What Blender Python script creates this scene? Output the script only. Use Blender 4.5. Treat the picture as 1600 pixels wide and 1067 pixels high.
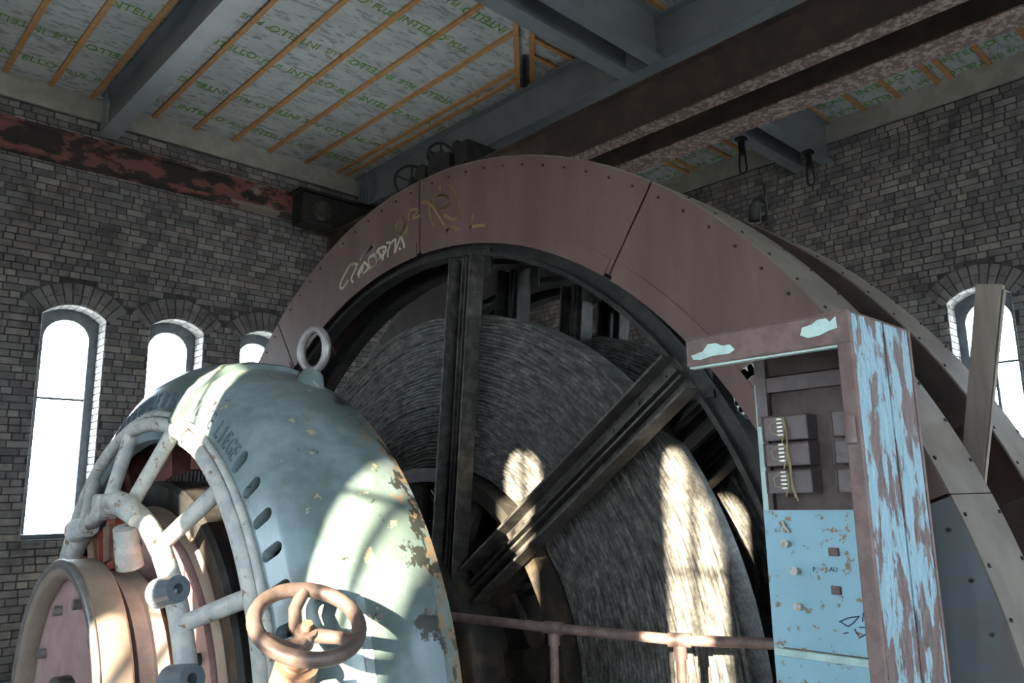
import bpy, bmesh, math, random
from mathutils import Vector, Matrix
random.seed(7)
for o in list(bpy.data.objects): bpy.data.objects.remove(o)
sc = bpy.context.scene
COL = sc.collection
PI = math.pi
R = math.radians
# ------------------------------------------------------------------ camera
# world: X runs along the engine shaft, Y across to the wall with three windows, Z up; floor z = 0
FPX = 1234.0
def cam_axes(yaw, p, r):
    x = (math.sin(yaw), 0, math.cos(yaw)); y = (-math.cos(yaw), 0, math.sin(yaw)); z = (0, -1, 0)
    m = Matrix((x, y, z)).transposed()
    c, s = math.cos(p), math.sin(p)
    rx = Matrix(((1, 0, 0), (0, c, s), (0, -s, c)))
    c, s = math.cos(r), math.sin(r)
    rz = Matrix(((c, -s, 0), (s, c, 0), (0, 0, 1)))
    return rz @ rx @ m
CM = cam_axes(R(46.383), R(11.224), R(-1.02))      # world -> camera (right, down, forward)
CO = Vector((0, 0, 1.6))
cam = bpy.data.cameras.new('camera'); cam.sensor_width = 36; cam.lens = 36 * FPX / 1600; cam.clip_start = .02
camo = bpy.data.objects.new('camera', cam); COL.objects.link(camo)
rr = Matrix((CM[0], -Vector(CM[1]), -Vector(CM[2]))).transposed()
camo.matrix_world = Matrix.Translation(CO) @ rr.to_4x4()
sc.camera = camo
def ray(px, py): return CM.transposed() @ Vector(((px - 800) / FPX, (py - 533.5) / FPX, 1))
def onX(px, py, X): d = ray(px, py); return CO + d * (X / d.x)
def onZ(px, py, Z): d = ray(px, py); return CO + d * ((Z - CO.z) / d.z)
def at_depth(px, py, D): return CO + ray(px, py) * D
def proj(P):
    c = CM @ (Vector(P) - CO)
    return (800 + FPX * c.x / c.z, 533.5 + FPX * c.y / c.z, c.z) if c.z > .05 else (-9e3, -9e3, -1)
# ------------------------------------------------------------------ light
sc.view_settings.view_transform = 'Standard'
sc.view_settings.look = 'None'
sc.view_settings.exposure = 0.3
sc.view_settings.gamma = 1.0
sc.view_settings.use_curve_mapping = False
w = bpy.data.worlds.new('sky'); sc.world = w; w.use_nodes = True
bg = w.node_tree.nodes['Background']
bg.inputs[0].default_value = (.76, .88, 1.0, 1); bg.inputs[1].default_value = 36.0
SUN = Vector((1, .46, -.263)).normalized()
sun = bpy.data.lights.new('sun', 'SUN'); sun.energy = 72; sun.angle = R(.5); sun.color = (1, .83, .60)
suno = bpy.data.objects.new('sun', sun); COL.objects.link(suno)
suno.rotation_euler = SUN.to_track_quat('-Z', 'Y').to_euler(); suno.location = (-8, -4, 6)
# ------------------------------------------------------------------ materials
def mat(name, c1, c2=None, scale=6, lo=.4, hi=.6, rough=.7, metal=0, bump=0, stretch=(1, 1, 1), detail=6, c3=None, s3=30, lo3=.6, hi3=.7, tone=False, bscale=None, spec=.4):
    m = bpy.data.materials.new(name); m.use_nodes = True
    nt = m.node_tree; N = nt.nodes; L = nt.links
    b = N['Principled BSDF']; b.inputs['Roughness'].default_value = rough; b.inputs['Metallic'].default_value = metal
    b.inputs['Specular IOR Level'].default_value = spec
    geo = N.new('ShaderNodeNewGeometry'); mp = N.new('ShaderNodeMapping'); mp.inputs['Scale'].default_value = stretch
    L.new(geo.outputs['Position'], mp.inputs['Vector'])
    def noise(s, d=detail):
        n = N.new('ShaderNodeTexNoise'); n.inputs['Scale'].default_value = s; n.inputs['Detail'].default_value = d
        n.inputs['Roughness'].default_value = .62
        L.new(mp.outputs[0], n.inputs['Vector']); return n
    def mix(fac, a, bb):
        x = N.new('ShaderNodeMix'); x.data_type = 'RGBA'
        L.new(fac, x.inputs['Factor'])
        for s, v in ((x.inputs['A'], a), (x.inputs['B'], bb)):
            if isinstance(v, tuple): s.default_value = (*v, 1)
            else: L.new(v, s)
        return x.outputs['Result']
    def ramp(src, a, bb):
        r = N.new('ShaderNodeMapRange'); r.interpolation_type = 'SMOOTHSTEP'
        r.inputs['From Min'].default_value = a; r.inputs['From Max'].default_value = bb
        L.new(src, r.inputs['Value']); return r.outputs[0]
    out = None
    if c2 is not None:
        n = noise(scale); out = mix(ramp(n.outputs['Fac'], lo, hi), c1, c2)
    if c3 is not None:
        n3 = noise(s3); out = mix(ramp(n3.outputs['Fac'], lo3, hi3), out if out is not None else c1, c3)
    if tone:
        at = N.new('ShaderNodeAttribute'); at.attribute_name = 'tone'
        x = N.new('ShaderNodeMix'); x.data_type = 'RGBA'; x.blend_type = 'MULTIPLY'; x.inputs['Factor'].default_value = 1
        if out is None: x.inputs['A'].default_value = (*c1, 1)
        else: L.new(out, x.inputs['A'])
        L.new(at.outputs['Color'], x.inputs['B']); out = x.outputs['Result']
    if out is None: b.inputs['Base Color'].default_value = (*c1, 1)
    else: L.new(out, b.inputs['Base Color'])
    if bump:
        bn = noise(bscale or scale * 3, 5); bp = N.new('ShaderNodeBump'); bp.inputs['Strength'].default_value = bump; bp.inputs['Distance'].default_value = .02
        L.new(bn.outputs['Fac'], bp.inputs['Height']); L.new(bp.outputs[0], b.inputs['Normal'])
    return m
M = {}
def wear(m):
    """bare patches eaten into the paint, thick along the rear lip of the motor frame"""
    nt = m.node_tree; N = nt.nodes; L = nt.links; b = N['Principled BSDF']; src = b.inputs['Base Color'].links[0].from_socket
    geo = N.new('ShaderNodeNewGeometry'); sp = N.new('ShaderNodeSeparateXYZ'); L.new(geo.outputs['Position'], sp.inputs[0])
    mr = N.new('ShaderNodeMapRange'); mr.inputs['From Min'].default_value = 1.80; mr.inputs['From Max'].default_value = 2.03; mr.inputs['To Min'].default_value = -.03; mr.inputs['To Max'].default_value = .17
    L.new(sp.outputs[0], mr.inputs['Value'])
    for sc_, col, off in ((6.5, (.035, .038, .034), .625), (11, (.24, .17, .11), .655)):
        n = N.new('ShaderNodeTexNoise'); n.inputs['Scale'].default_value = sc_; n.inputs['Detail'].default_value = 7; n.inputs['Roughness'].default_value = .65; L.new(geo.outputs['Position'], n.inputs['Vector'])
        ad = N.new('ShaderNodeMath'); ad.operation = 'ADD'; L.new(n.outputs['Fac'], ad.inputs[0]); L.new(mr.outputs[0], ad.inputs[1])
        st = N.new('ShaderNodeMapRange'); st.inputs['From Min'].default_value = off; st.inputs['From Max'].default_value = off + .02; L.new(ad.outputs[0], st.inputs['Value'])
        x = N.new('ShaderNodeMix'); x.data_type = 'RGBA'; L.new(st.outputs[0], x.inputs['Factor']); L.new(src, x.inputs['A']); x.inputs['B'].default_value = (*col, 1); src = x.outputs['Result']
    L.new(src, b.inputs['Base Color'])
M['rust_sheet'] = mat('rusty brown sheet', (.108, .066, .058), (.150, .094, .082), 2.5, .3, .7, .62, .15, 0, (1, 1.6, .35), c3=(.24, .13, .085), s3=7, lo3=.62, hi3=.8)
M['faded_sheet'] = mat('faded blue grey sheet', (.12, .128, .135), (.12, .085, .075), 2.2, .5, .68, .6, .1)
M['rim_sheet'] = mat('grey brown sheet', (.12, .10, .085), (.17, .145, .12), 4, .35, .65, .6, .2)
M['black_steel'] = mat('sooty steel', (.018, .018, .018), (.045, .042, .038), 9, .4, .7, .55, .3, .3)
M['dull_steel'] = mat('dull steel', (.05, .048, .045), (.11, .10, .09), 14, .4, .65, .5, .4, .3)
M['hub_cast'] = mat('greasy cast iron', (.028, .026, .023), (.085, .062, .042), 6, .45, .7, .6, .2, .3)
M['girder_rust_housing_shade'] = mat('dark rusted girder and housing shade', (.035, .024, .021), (.065, .04, .032), 5, .4, .7, .8, .1, .2)  # rust on the crane girders; painted-in shade on the second housing face
M['flange_rust'] = mat('scaled rust flange', (.10, .06, .05), (.25, .18, .155), 26, .45, .6, .85, 0, .5)
M['beam_grey'] = mat('grey beam paint', (.15, .165, .18), (.175, .19, .205), 3, .4, .6, .38, 0, spec=.6)
M['timber'] = mat('pine batten', (.42, .20, .07), (.50, .27, .11), 12, .35, .65, .7, 0, 0, (1, 1, 1))
M['plaster'] = mat('grey render', (.30, .28, .25), (.36, .34, .30), 5, .4, .6, .9, 0, .2)
M['brick'] = mat('sooty brick', (.18, .173, .175), (.265, .253, .248), 5, .35, .65, .92, 0, .6, tone=True, bscale=60, c3=(.09, .083, .083), s3=2.2, lo3=.52, hi3=.75)
M['brick_plain'] = mat('plain brick', (.24, .21, .19), (.30, .27, .25), 5, .35, .65, .92)
M['brick_white'] = mat('limewashed brick', (.55, .55, .55), (.40, .38, .36), 12, .4, .65, .9, 0, .5, tone=True, bscale=50)
M['mortar'] = mat('dark mortar', (.05, .048, .049), (.085, .08, .078), 9, .4, .6, .95, 0, .3)
M['concrete'] = mat('worn concrete', (.50, .49, .47), (.60, .59, .57), 3, .4, .6, .9, 0, .1)
M['ground'] = mat('pale gravel', (.36, .35, .32), (.44, .42, .38), 2, .4, .6, .95)
M['pit'] = mat('oily pit', (.03, .03, .03), (.05, .05, .048), 3, .4, .6, .9)
M['ledge'] = mat('flaking ledge paint', (.04, .03, .03), (.23, .09, .078), 3.2, .47, .55, .85, 0, .3, (1, 1, 1.6), c3=(.24, .20, .17), s3=1.3, lo3=.64, hi3=.67)
M['frame_dark'] = mat('dark window frame', (.10, .115, .125), (.14, .155, .165), 8, .4, .6, .6)
M['motor_paint'] = mat('blue grey machine paint', (.215, .275, .30), (.105, .145, .135), 2.0, .40, .60, .28, .05, .06, c3=(.36, .30, .21), s3=8, lo3=.64, hi3=.66, spec=.6)
wear(M['motor_paint'])
M['ring_paint'] = mat('chipped pale grey paint', (.50, .50, .46), (.38, .40, .39), 14, .4, .6, .6, 0, .3, c3=(.24, .15, .08), s3=22, lo3=.60, hi3=.66)
M['maroon'] = mat('maroon winding paint', (.13, .045, .04), (.20, .075, .06), 8, .4, .6, .6)
M['red_lead'] = mat('faded red lead', (.36, .10, .06), (.28, .08, .05), 10, .4, .6, .55)
M['pink_flange'] = mat('faded pink paint', (.36, .235, .235), (.30, .19, .185), 8, .4, .6, .5, 0, .1)
M['tan_drum'] = mat('rusty tan drum', (.24, .19, .155), (.28, .225, .185), 8, .4, .6, .5, .3)
M['barrel_grey'] = mat('worn grey barrel', (.25, .235, .23), (.31, .285, .27), 8, .4, .6, .5, .2)
M['drum_edge'] = mat('worn drum edge', (.18, .17, .17), (.24, .22, .21), 12, .4, .6, .4, .5)
M['boss_blue_letter_shade'] = mat('blue grey boss paint and letter shade', (.09, .115, .14), (.12, .15, .17), 12, .4, .6, .45)  # paint of bosses and stand; on the letters it imitates shadow
M['handwheel'] = mat('bare rusty handwheel iron', (.10, .072, .064), (.14, .10, .088), 14, .4, .6, .5, .35, .1)
M['rust_orange'] = mat('orange rusted casting', (.20, .12, .08), (.155, .09, .06), 12, .4, .6, .7, .1, .2)
M['cab_rust'] = mat('brown rust skin', (.145, .095, .088), (.185, .125, .115), 18, .4, .6, .75, 0, .25, c3=(.25, .13, .08), s3=30, lo3=.66, hi3=.74)
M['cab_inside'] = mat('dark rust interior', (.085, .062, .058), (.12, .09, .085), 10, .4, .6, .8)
M['cab_blue'] = mat('powder blue paint', (.30, .50, .60), (.27, .46, .55), 6, .4, .6, .5, 0, .05, c3=(.26, .17, .11), s3=24, lo3=.585, hi3=.64)
M['cab_peel'] = mat('peeling blue paint', (.145, .095, .088), (.25, .385, .45), 11, .465, .50, .36, 0, 1.0, (1, 1, .42), detail=10, bscale=38, c3=(.10, .085, .085), s3=34, lo3=.58, hi3=.63, spec=.6)
M['cab_edge'] = mat('mint edge paint', (.50, .66, .62), (.40, .55, .52), 14, .4, .6, .5)
M['relay'] = mat('bakelite cover', (.15, .12, .12), (.18, .145, .145), 20, .4, .6, .6)
M['terminal'] = mat('zinc terminals', (.55, .53, .48), None, rough=.35, metal=.7)
M['wire'] = mat('yellowed cable', (.42, .32, .16), None, rough=.6)
M['white_plastic'] = mat('dirty white porcelain', (.55, .52, .48), (.35, .3, .26), 60, .5, .6, .5)
M['ink'] = mat('dark blue marker', (.03, .04, .10), None, rough=.7)
M['rail'] = mat('rusty pipe', (.13, .085, .08), (.19, .13, .115), 16, .4, .6, .55, .3)
M['plank'] = mat('grey weathered plank', (.24, .20, .165), (.19, .155, .13), 10, .35, .65, .8, 0, .2, (2, 2, .2))
M['graf_white'] = mat('white spray paint', (.55, .52, .40), None, rough=.8)
M['graf_yellow'] = mat('yellow spray paint', (.24, .18, .07), None, rough=.8)
M['green_ink'] = mat('green print', (.14, .33, .03), (.11, .27, .03), 8, .4, .6, .6)
M['chalk'] = mat('pale spray ring', (.42, .43, .42), None, rough=.85)
def rope_mat():
    m = mat('flat tarred rope', (.06, .058, .056), (.115, .108, .10), 40, .38, .66, .7, 0, .6, (1, 1, 1), bscale=55, c3=(.15, .115, .085), s3=9, lo3=.62, hi3=.75)
    nt = m.node_tree; N = nt.nodes; L = nt.links
    geo = N.new('ShaderNodeNewGeometry'); sp = N.new('ShaderNodeSeparateXYZ'); L.new(geo.outputs['Position'], sp.inputs[0])
    def mth(op, a, b=None):
        n = N.new('ShaderNodeMath'); n.operation = op
        for i, v in enumerate((a, b)):
            if v is None: continue
            if isinstance(v, (int, float)): n.inputs[i].default_value = v
            else: L.new(v, n.inputs[i])
        return n.outputs[0]
    y = mth('SUBTRACT', sp.outputs[1], 4.05); z = mth('SUBTRACT', sp.outputs[2], .613)
    r = mth('SQRT', mth('ADD', mth('MULTIPLY', y, y), mth('MULTIPLY', z, z))); a = mth('ARCTAN2', z, y)
    cb = N.new('ShaderNodeCombineXYZ'); L.new(mth('MULTIPLY', r, 42), cb.inputs[0]); L.new(mth('MULTIPLY', a, 16), cb.inputs[1])
    ns = N.new('ShaderNodeTexNoise'); ns.inputs['Scale'].default_value = 1.0; ns.inputs['Detail'].default_value = 4; L.new(cb.outputs[0], ns.inputs['Vector'])
    mr = N.new('ShaderNodeMapRange'); mr.inputs['From Min'].default_value = .33; mr.inputs['From Max'].default_value = .68; mr.inputs['To Min'].default_value = .35; mr.inputs['To Max'].default_value = 1.75; L.new(ns.outputs['Fac'], mr.inputs['Value'])
    b = N['Principled BSDF']; src = b.inputs['Base Color'].links[0].from_socket
    mx = N.new('ShaderNodeVectorMath'); mx.operation = 'SCALE'; L.new(src, mx.inputs[0]); L.new(mr.outputs[0], mx.inputs['Scale']); L.new(mx.outputs[0], b.inputs['Base Color'])
    return m
M['rope'] = rope_mat()
def membrane_mat():
    m = mat('airtight membrane', (.40, .42, .43), (.48, .50, .51), 3, .4, .6, .38, 0, .25, (.55, 1.7, 1), c3=(.25, .265, .275), s3=13, lo3=.53, hi3=.60, bscale=5)
    return m
M['membrane'] = membrane_mat()
def glass_mat():
    m = bpy.data.materials.new('window glass'); m.use_nodes = True; nt = m.node_tree
    for n in list(nt.nodes): nt.nodes.remove(n)
    o = nt.nodes.new('ShaderNodeOutputMaterial'); t = nt.nodes.new('ShaderNodeBsdfTransparent'); g = nt.nodes.new('ShaderNodeBsdfGlossy')
    g.inputs['Roughness'].default_value = .05; t.inputs[0].default_value = (.93, .95, .95, 1)
    x = nt.nodes.new('ShaderNodeMixShader'); x.inputs[0].default_value = .05
    nt.links.new(t.outputs[0], x.inputs[1]); nt.links.new(g.outputs[0], x.inputs[2]); nt.links.new(x.outputs[0], o.inputs[0])
    return m
M['glass'] = glass_mat()
# ------------------------------------------------------------------ helpers
WO = {}                                    # object -> world origin
def tag(o, label=None, cat=None, group=None, kind=None):
    if label: o['label'] = label
    if cat: o['category'] = cat
    if group: o['group'] = group
    if kind: o['kind'] = kind
    return o
def thing(name, label, cat, loc=(0, 0, 0), group=None):
    o = bpy.data.objects.new(name, None); COL.objects.link(o); o.location = loc; o.empty_display_size = .1
    WO[o.name] = Vector(loc)
    return tag(o, label, cat, group)
class MB:
    def __init__(s): s.v = []; s.f = []; s.t = []; s.sm = []
    def add(s, vs, fs, smooth=False, tone=None):
        b = len(s.v); s.v += [Vector(v) for v in vs]
        for f in fs: s.f.append([b + i for i in f]); s.sm.append(smooth); s.t.append(tone)
        return s
    def box(s, a, b, tone=None, jit=0):
        x0, x1 = sorted((a[0], b[0])); y0, y1 = sorted((a[1], b[1])); z0, z1 = sorted((a[2], b[2]))
        vs = [(x, y, z) for z in (z0, z1) for y in (y0, y1) for x in (x0, x1)]
        if jit: vs = [tuple(c + random.uniform(-jit, jit) for c in v) for v in vs]
        return s.add(vs, [(0, 2, 3, 1), (4, 5, 7, 6), (0, 1, 5, 4), (2, 6, 7, 3), (0, 4, 6, 2), (1, 3, 7, 5)], tone=tone)
    def bar(s, p, q, wu, wv, up=(0, 0, 1)):
        p = Vector(p); q = Vector(q); d = (q - p).normalized(); up = Vector(up)
        u = d.cross(up)
        if u.length < 1e-4: u = d.cross(Vector((1, 0, 0)))
        u.normalize(); v = u.cross(d).normalized()
        vs = [e + u * (i * wu / 2) + v * (j * wv / 2) for e in (p, q) for i, j in ((-1, -1), (1, -1), (1, 1), (-1, 1))]
        return s.add(vs, [(3, 2, 1, 0), (4, 5, 6, 7), (0, 1, 5, 4), (1, 2, 6, 5), (2, 3, 7, 6), (3, 0, 4, 7)])
    def tube(s, pts, r, n=12, closed=False, caps=True, rs=None):
        P = [Vector(p) for p in pts]; k = len(P); rings = []
        pu = None
        for i in range(k):
            if closed: d = P[(i + 1) % k] - P[i - 1]
            else: d = P[min(i + 1, k - 1)] - P[max(i - 1, 0)]
            d.normalize()
            if pu is None:
                pu = d.cross(Vector((.31, .17, .93)));
                if pu.length < .05: pu = d.cross(Vector((1, 0, 0)))
            pu = (pu - d * pu.dot(d)).normalized(); v = d.cross(pu)
            ri = rs[i] if rs else r
            rings.append([P[i] + (pu * math.cos(2 * PI * j / n) + v * math.sin(2 * PI * j / n)) * ri for j in range(n)])
        vs = [q for g in rings for q in g]; fs = []
        for i in range(k if closed else k - 1):
            a = i * n; b = ((i + 1) % k) * n
            for j in range(n): fs.append((a + j, a + (j + 1) % n, b + (j + 1) % n, b + j))
        s.add(vs, fs, True)
        if caps and not closed:
            s.add(rings[0], [tuple(range(n))[::-1]]); s.add(rings[-1], [tuple(range(n))])
        return s
    def rev(s, prof, c, n=96, a0=0, a1=360, closed=True, smooth=True, ends=True):
        # revolve (x, r) profile about the shaft line through c = (y, z); angle from -Y, rising
        full = abs(a1 - a0) >= 359.9; m = n if full else n + 1; k = len(prof)
        vs = []
        for i in range(m):
            a = R(a0 + (a1 - a0) * i / n)
            for x, r in prof: vs.append((x, c[0] - r * math.cos(a), c[1] + r * math.sin(a)))
        fs = []
        for i in range(n):
            p = i * k; q = ((i + 1) % m) * k
            for j in range(k if closed else k - 1):
                j2 = (j + 1) % k; fs.append((p + j, q + j, q + j2, p + j2))
        s.add(vs, fs, smooth)
        if not full and closed and ends:
            s.add(vs[:k], [tuple(range(k))]); s.add(vs[-k:], [tuple(range(k))[::-1]])
        return s
    def sector(s, x0, x1, r0, r1, c, a0, a1, n=None):
        n = n or max(2, int(abs(a1 - a0) / 2)); return s.rev([(x0, r0), (x0, r1), (x1, r1), (x1, r0)], c, n, a0, a1, smooth=False)
    def cyl(s, p, q, r, n=16): return s.tube([p, q], r, n)
    def prism(s, poly, a, b):                # poly of 3D points moved by vectors a and b
        k = len(poly); A = [Vector(p) + Vector(a) for p in poly]; B = [Vector(p) + Vector(b) for p in poly]
        return s.add(A + B, [tuple(range(k))[::-1], tuple(range(k, 2 * k))] + [(i, (i + 1) % k, k + (i + 1) % k, k + i) for i in range(k)])
    def mesh(s, name, m, org=Vector((0, 0, 0)), fix=True, bevel=0):
        me = bpy.data.meshes.new(name); me.from_pydata([v - org for v in s.v], [], s.f)
        for p, sm in zip(me.polygons, s.sm): p.use_smooth = sm
        if any(t is not None for t in s.t):
            ca = me.color_attributes.new('tone', 'FLOAT_COLOR', 'CORNER')
            for p, t in zip(me.polygons, s.t):
                t = t or (1, 1, 1)
                for li in p.loop_indices: ca.data[li].color = (*t, 1)
        me.materials.append(m)
        if fix:
            bm = bmesh.new(); bm.from_mesh(me); bmesh.ops.recalc_face_normals(bm, faces=bm.faces[:])
            if bevel:
                bmesh.ops.bevel(bm, geom=[e for e in bm.edges if len(e.link_faces) == 2 and e.calc_face_angle(0) > .5], offset=bevel, segments=1, affect='EDGES', clamp_overlap=True)
            bm.to_mesh(me); bm.free()
        return me
    def build(s, name, m, parent=None, bevel=0, fix=True):
        org = WO[parent.name] if parent else Vector((0, 0, 0))
        o = bpy.data.objects.new(name, s.mesh(name, m if not isinstance(m, str) else M[m], org, fix, bevel)); COL.objects.link(o)
        if parent: o.parent = parent
        WO[o.name] = Vector(org)
        return o
def copy_tree(o, parent=None):
    c = o.copy(); COL.objects.link(c); c.parent = parent; WO[c.name] = WO[o.name].copy()
    for ch in list(o.children): copy_tree(ch, c)
    return c
def P(x, r, a, c): a = R(a); return Vector((x, c[0] - r * math.cos(a), c[1] + r * math.sin(a)))
def ribbon(mb, pts, wd, nrm=(-1, 0, 0), th=.002):
    nrm = Vector(nrm)
    for p, q in zip(pts[:-1], pts[1:]):
        p = Vector(p); q = Vector(q)
        if (q - p).length > 1e-4:
            e = (q - p).normalized() * wd * .3
            mb.bar(p - e, q + e, wd, th, nrm)
_txt = {}
def text_mesh(body):
    if body in _txt: return _txt[body]
    cu = bpy.data.curves.new('t', 'FONT'); cu.body = body; cu.size = 1; cu.extrude = .02; cu.resolution_u = 2
    o = bpy.data.objects.new('t', cu); COL.objects.link(o)
    me = bpy.data.meshes.new_from_object(o.evaluated_get(bpy.context.evaluated_depsgraph_get()))
    vs = [v.co.copy() for v in me.vertices]; fs = [tuple(p.vertices) for p in me.polygons]
    bpy.data.objects.remove(o); bpy.data.curves.remove(cu); bpy.data.meshes.remove(me)
    _txt[body] = (vs, fs); return _txt[body]
def put_text(mb, body, org, right, up, size, width=1.0, depth=None):
    vs, fs = text_mesh(body); org = Vector(org); r = Vector(right).normalized(); u = Vector(up).normalized(); n = r.cross(u)
    dz = (depth or .002) / .02
    mb.add([org + r * (v.x * size * width) + u * (v.y * size) + n * (v.z * dz) for v in vs], fs)
# ------------------------------------------------------------------ room shell
XN, XF, YN, YF, H = -3.0, 9.0, -3.0, 9.0, 6.03
TH = .45
PITS = [(.9, 2.15, 2.35, 5.75), (2.9, 4.75, 1.15, 6.9)]
fl = MB()
xs = [XN - TH, .9, 2.15, 2.9, 4.75, XF + TH]
for i in range(5):
    pit = [p for p in PITS if p[0] == xs[i]]
    if pit:
        p = pit[0]; fl.box((xs[i], YN - TH, -.25), (xs[i + 1], p[2], 0)).box((xs[i], p[3], -.25), (xs[i + 1], YF + TH, 0))
    else: fl.box((xs[i], YN - TH, -.25), (xs[i + 1], YF + TH, 0))
tag(fl.build('floor', 'concrete'), kind='structure')
pw = MB()
for x0, x1, y0, y1 in PITS:
    pw.box((x0 - .15, y0 - .15, -2.75), (x1 + .15, y1 + .15, -2.6))
    pw.box((x0 - .15, y0 - .15, -2.6), (x0, y1 + .15, -.25)).box((x1, y0 - .15, -2.6), (x1 + .15, y1 + .15, -.25))
    pw.box((x0, y0 - .15, -2.6), (x1, y0, -.25)).box((x0, y1, -2.6), (x1, y1 + .15, -.25))
tag(pw.build('wall_pit', 'pit'), kind='structure')
g = MB()
S = 60
for a, b in (((-S, -S), (S, YN - TH)), ((-S, YF + TH), (S, S)), ((-S, YN - TH), (XN - TH, YF + TH)), ((XF + TH, YN - TH), (S, YF + TH))):
    g.box((a[0], a[1], -.3), (b[0], b[1], -.05))
tag(g.build('ground', 'ground'), kind='structure')

SILL, SPRING, RISE, OW = 1.28, 3.55, .13, .62
def arch_v(du):                              # underside height of the brick arch at distance du from its middle
    rad = (OW * OW / 4 + RISE * RISE) / (2 * RISE); return SPRING + math.sqrt(max(rad * rad - du * du, 0)) - (rad - RISE)
class Wall:
    """a wall in (u, v, d): u along the wall, v up, d outward from the room"""
    def __init__(s, axis, at, sign): s.axis, s.at, s.sign = axis, at, sign
    def p(s, u, v, d):
        k = s.at + s.sign * d
        return Vector((k, u, v)) if s.axis == 'x' else Vector((u, k, v))
    def inward(s): return s.p(0, 0, -1) - s.p(0, 0, 0)
def wall_slab(wl, name, u0, u1, wins, m):
    mb = MB()
    def bx(a, b, c, d): mb.box(wl.p(a, c, 0), wl.p(b, d, TH))
    cur = u0
    for c in sorted(wins):
        bx(cur, c - OW / 2, 0, 5.76 + .3); cur = c + OW / 2
        bx(c - OW / 2, c + OW / 2, 0, SILL)
        n = 10; us = [c - OW / 2 + OW * i / n for i in range(n + 1)]
        poly = [wl.p(u, arch_v(u - c), 0) for u in us] + [wl.p(c + OW / 2, 6.06, 0), wl.p(c - OW / 2, 6.06, 0)]
        for i in range(n):
            q = [wl.p(us[i], arch_v(us[i] - c), 0), wl.p(us[i + 1], arch_v(us[i + 1] - c), 0), wl.p(us[i + 1], 6.06, 0), wl.p(us[i], 6.06, 0)]
            mb.prism(q, (0, 0, 0), wl.p(0, 0, TH) - wl.p(0, 0, 0))
    bx(cur, u1, 0, 6.06)
    return tag(mb.build(name, m), kind='structure')
def window(wl, c, name, bars, mull, gw=.44):
    """recessed arched window: a board frame with a round-headed light, glazing bars and panes"""
    root = bpy.data.objects.new(name, None); COL.objects.link(root); root.location = wl.p(c, SILL, .3); WO[root.name] = wl.p(c, SILL, .3).copy()
    tag(root, kind='structure')
    zs = 3.56 - gw / 2; n = 12
    fr = MB(); D0, D1 = .26, .32
    off = wl.p(0, 0, D1) - wl.p(0, 0, D0)
    fr.box(wl.p(c - OW / 2, SILL, D0), wl.p(c - gw / 2, zs, D1)); fr.box(wl.p(c + gw / 2, SILL, D0), wl.p(c + OW / 2, zs, D1))
    inner = [(c + gw / 2 * math.cos(PI - PI * i / n), zs + gw / 2 * math.sin(PI * i / n)) for i in range(n + 1)]
    outer = [(c - OW / 2 + OW * i / n, arch_v(-OW / 2 + OW * i / n)) for i in range(n + 1)]
    for i in range(n):
        q = [wl.p(*inner[i], D0), wl.p(*inner[i + 1], D0), wl.p(*outer[i + 1], D0), wl.p(*outer[i], D0)]
        fr.prism(q, (0, 0, 0), off)
    for a, b in ((inner[0], (c - OW / 2, zs)), (inner[-1], (c + OW / 2, zs))):
        o2 = outer[0] if a is inner[0] else outer[-1]
        fr.prism([wl.p(*a, D0), wl.p(*b, D0), wl.p(*o2, D0)], (0, 0, 0), off)
    fr.box(wl.p(c - OW / 2, SILL, .1), wl.p(c + OW / 2, SILL + .05, D1))
    fr.build('window_frame', 'frame_dark', root)
    for z in bars:
        MB().box(wl.p(c - gw / 2, z - .012, .275), wl.p(c + gw / 2, z + .012, .305)).build('glazing_bar', 'frame_dark', root)
    if mull: MB().box(wl.p(c - .014, SILL + .05, .275), wl.p(c + .014, zs + gw / 2, .305)).build('mullion', 'frame_dark', root)
    vs = [SILL + .05] + list(bars)
    def pane(poly): MB().prism([wl.p(*q, .288) for q in poly], (0, 0, 0), wl.p(0, 0, .004) - wl.p(0, 0, 0)).build('pane', 'glass', root)
    for i, v in enumerate(vs):
        if i + 1 < len(vs): pane([(c - gw / 2, v), (c + gw / 2, v), (c + gw / 2, vs[i + 1]), (c - gw / 2, vs[i + 1])])
        else: pane([(c - gw / 2, v), (c + gw / 2, v)] + inner[::-1])
    return root
WL = Wall('y', YF, 1); WR = Wall('x', XF, 1); WB = Wall('x', XN, -1); WS = Wall('y', YN, -1)
LWIN = [2.25, 3.31, 4.37]; RWIN = [2.43, 1.36]
BWIN = [-.83, .28, 1.39, 4.6, 5.7]; SWIN_ADDED = [-1.2, -.1, 1.0, 4.0, 5.1, 6.2]  # side windows and the farther back-wall pair are unseen, added for ambient light
left = wall_slab(WL, 'wall_left', XN - TH, XF + TH, LWIN, 'mortar')
right = wall_slab(WR, 'wall_right', YN, YF, RWIN, 'mortar')
wall_slab(WB, 'wall_back', YN, YF, BWIN, 'brick_plain')
wall_slab(WS, 'wall_side', XN - TH, XF + TH, SWIN_ADDED, 'brick_plain')
k = 1
for wl, ws, bars, mull in ((WL, LWIN, [2.71], 0), (WR, RWIN, [2.1, 2.9], 1), (WB, BWIN, [1.75, 2.35, 2.95], 1), (WS, SWIN_ADDED, [2.71], 1)):
    for c in ws:
        window(wl, c, 'window_%d' % k, bars, mull, .31 if wl is WB else .44); k += 1  # the added unseen windows share the numbering of the real ones
        l = bpy.data.lights.new('window_portal', 'AREA'); l.shape = 'RECTANGLE'; l.size = .62; l.size_y = 2.4
        l.cycles.is_portal = True
        lo = bpy.data.objects.new('window_portal', l); COL.objects.link(lo); lo.location = wl.p(c, 2.45, .40)
        lo.rotation_euler = wl.inward().to_track_quat('-Z', 'Z').to_euler()
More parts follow.
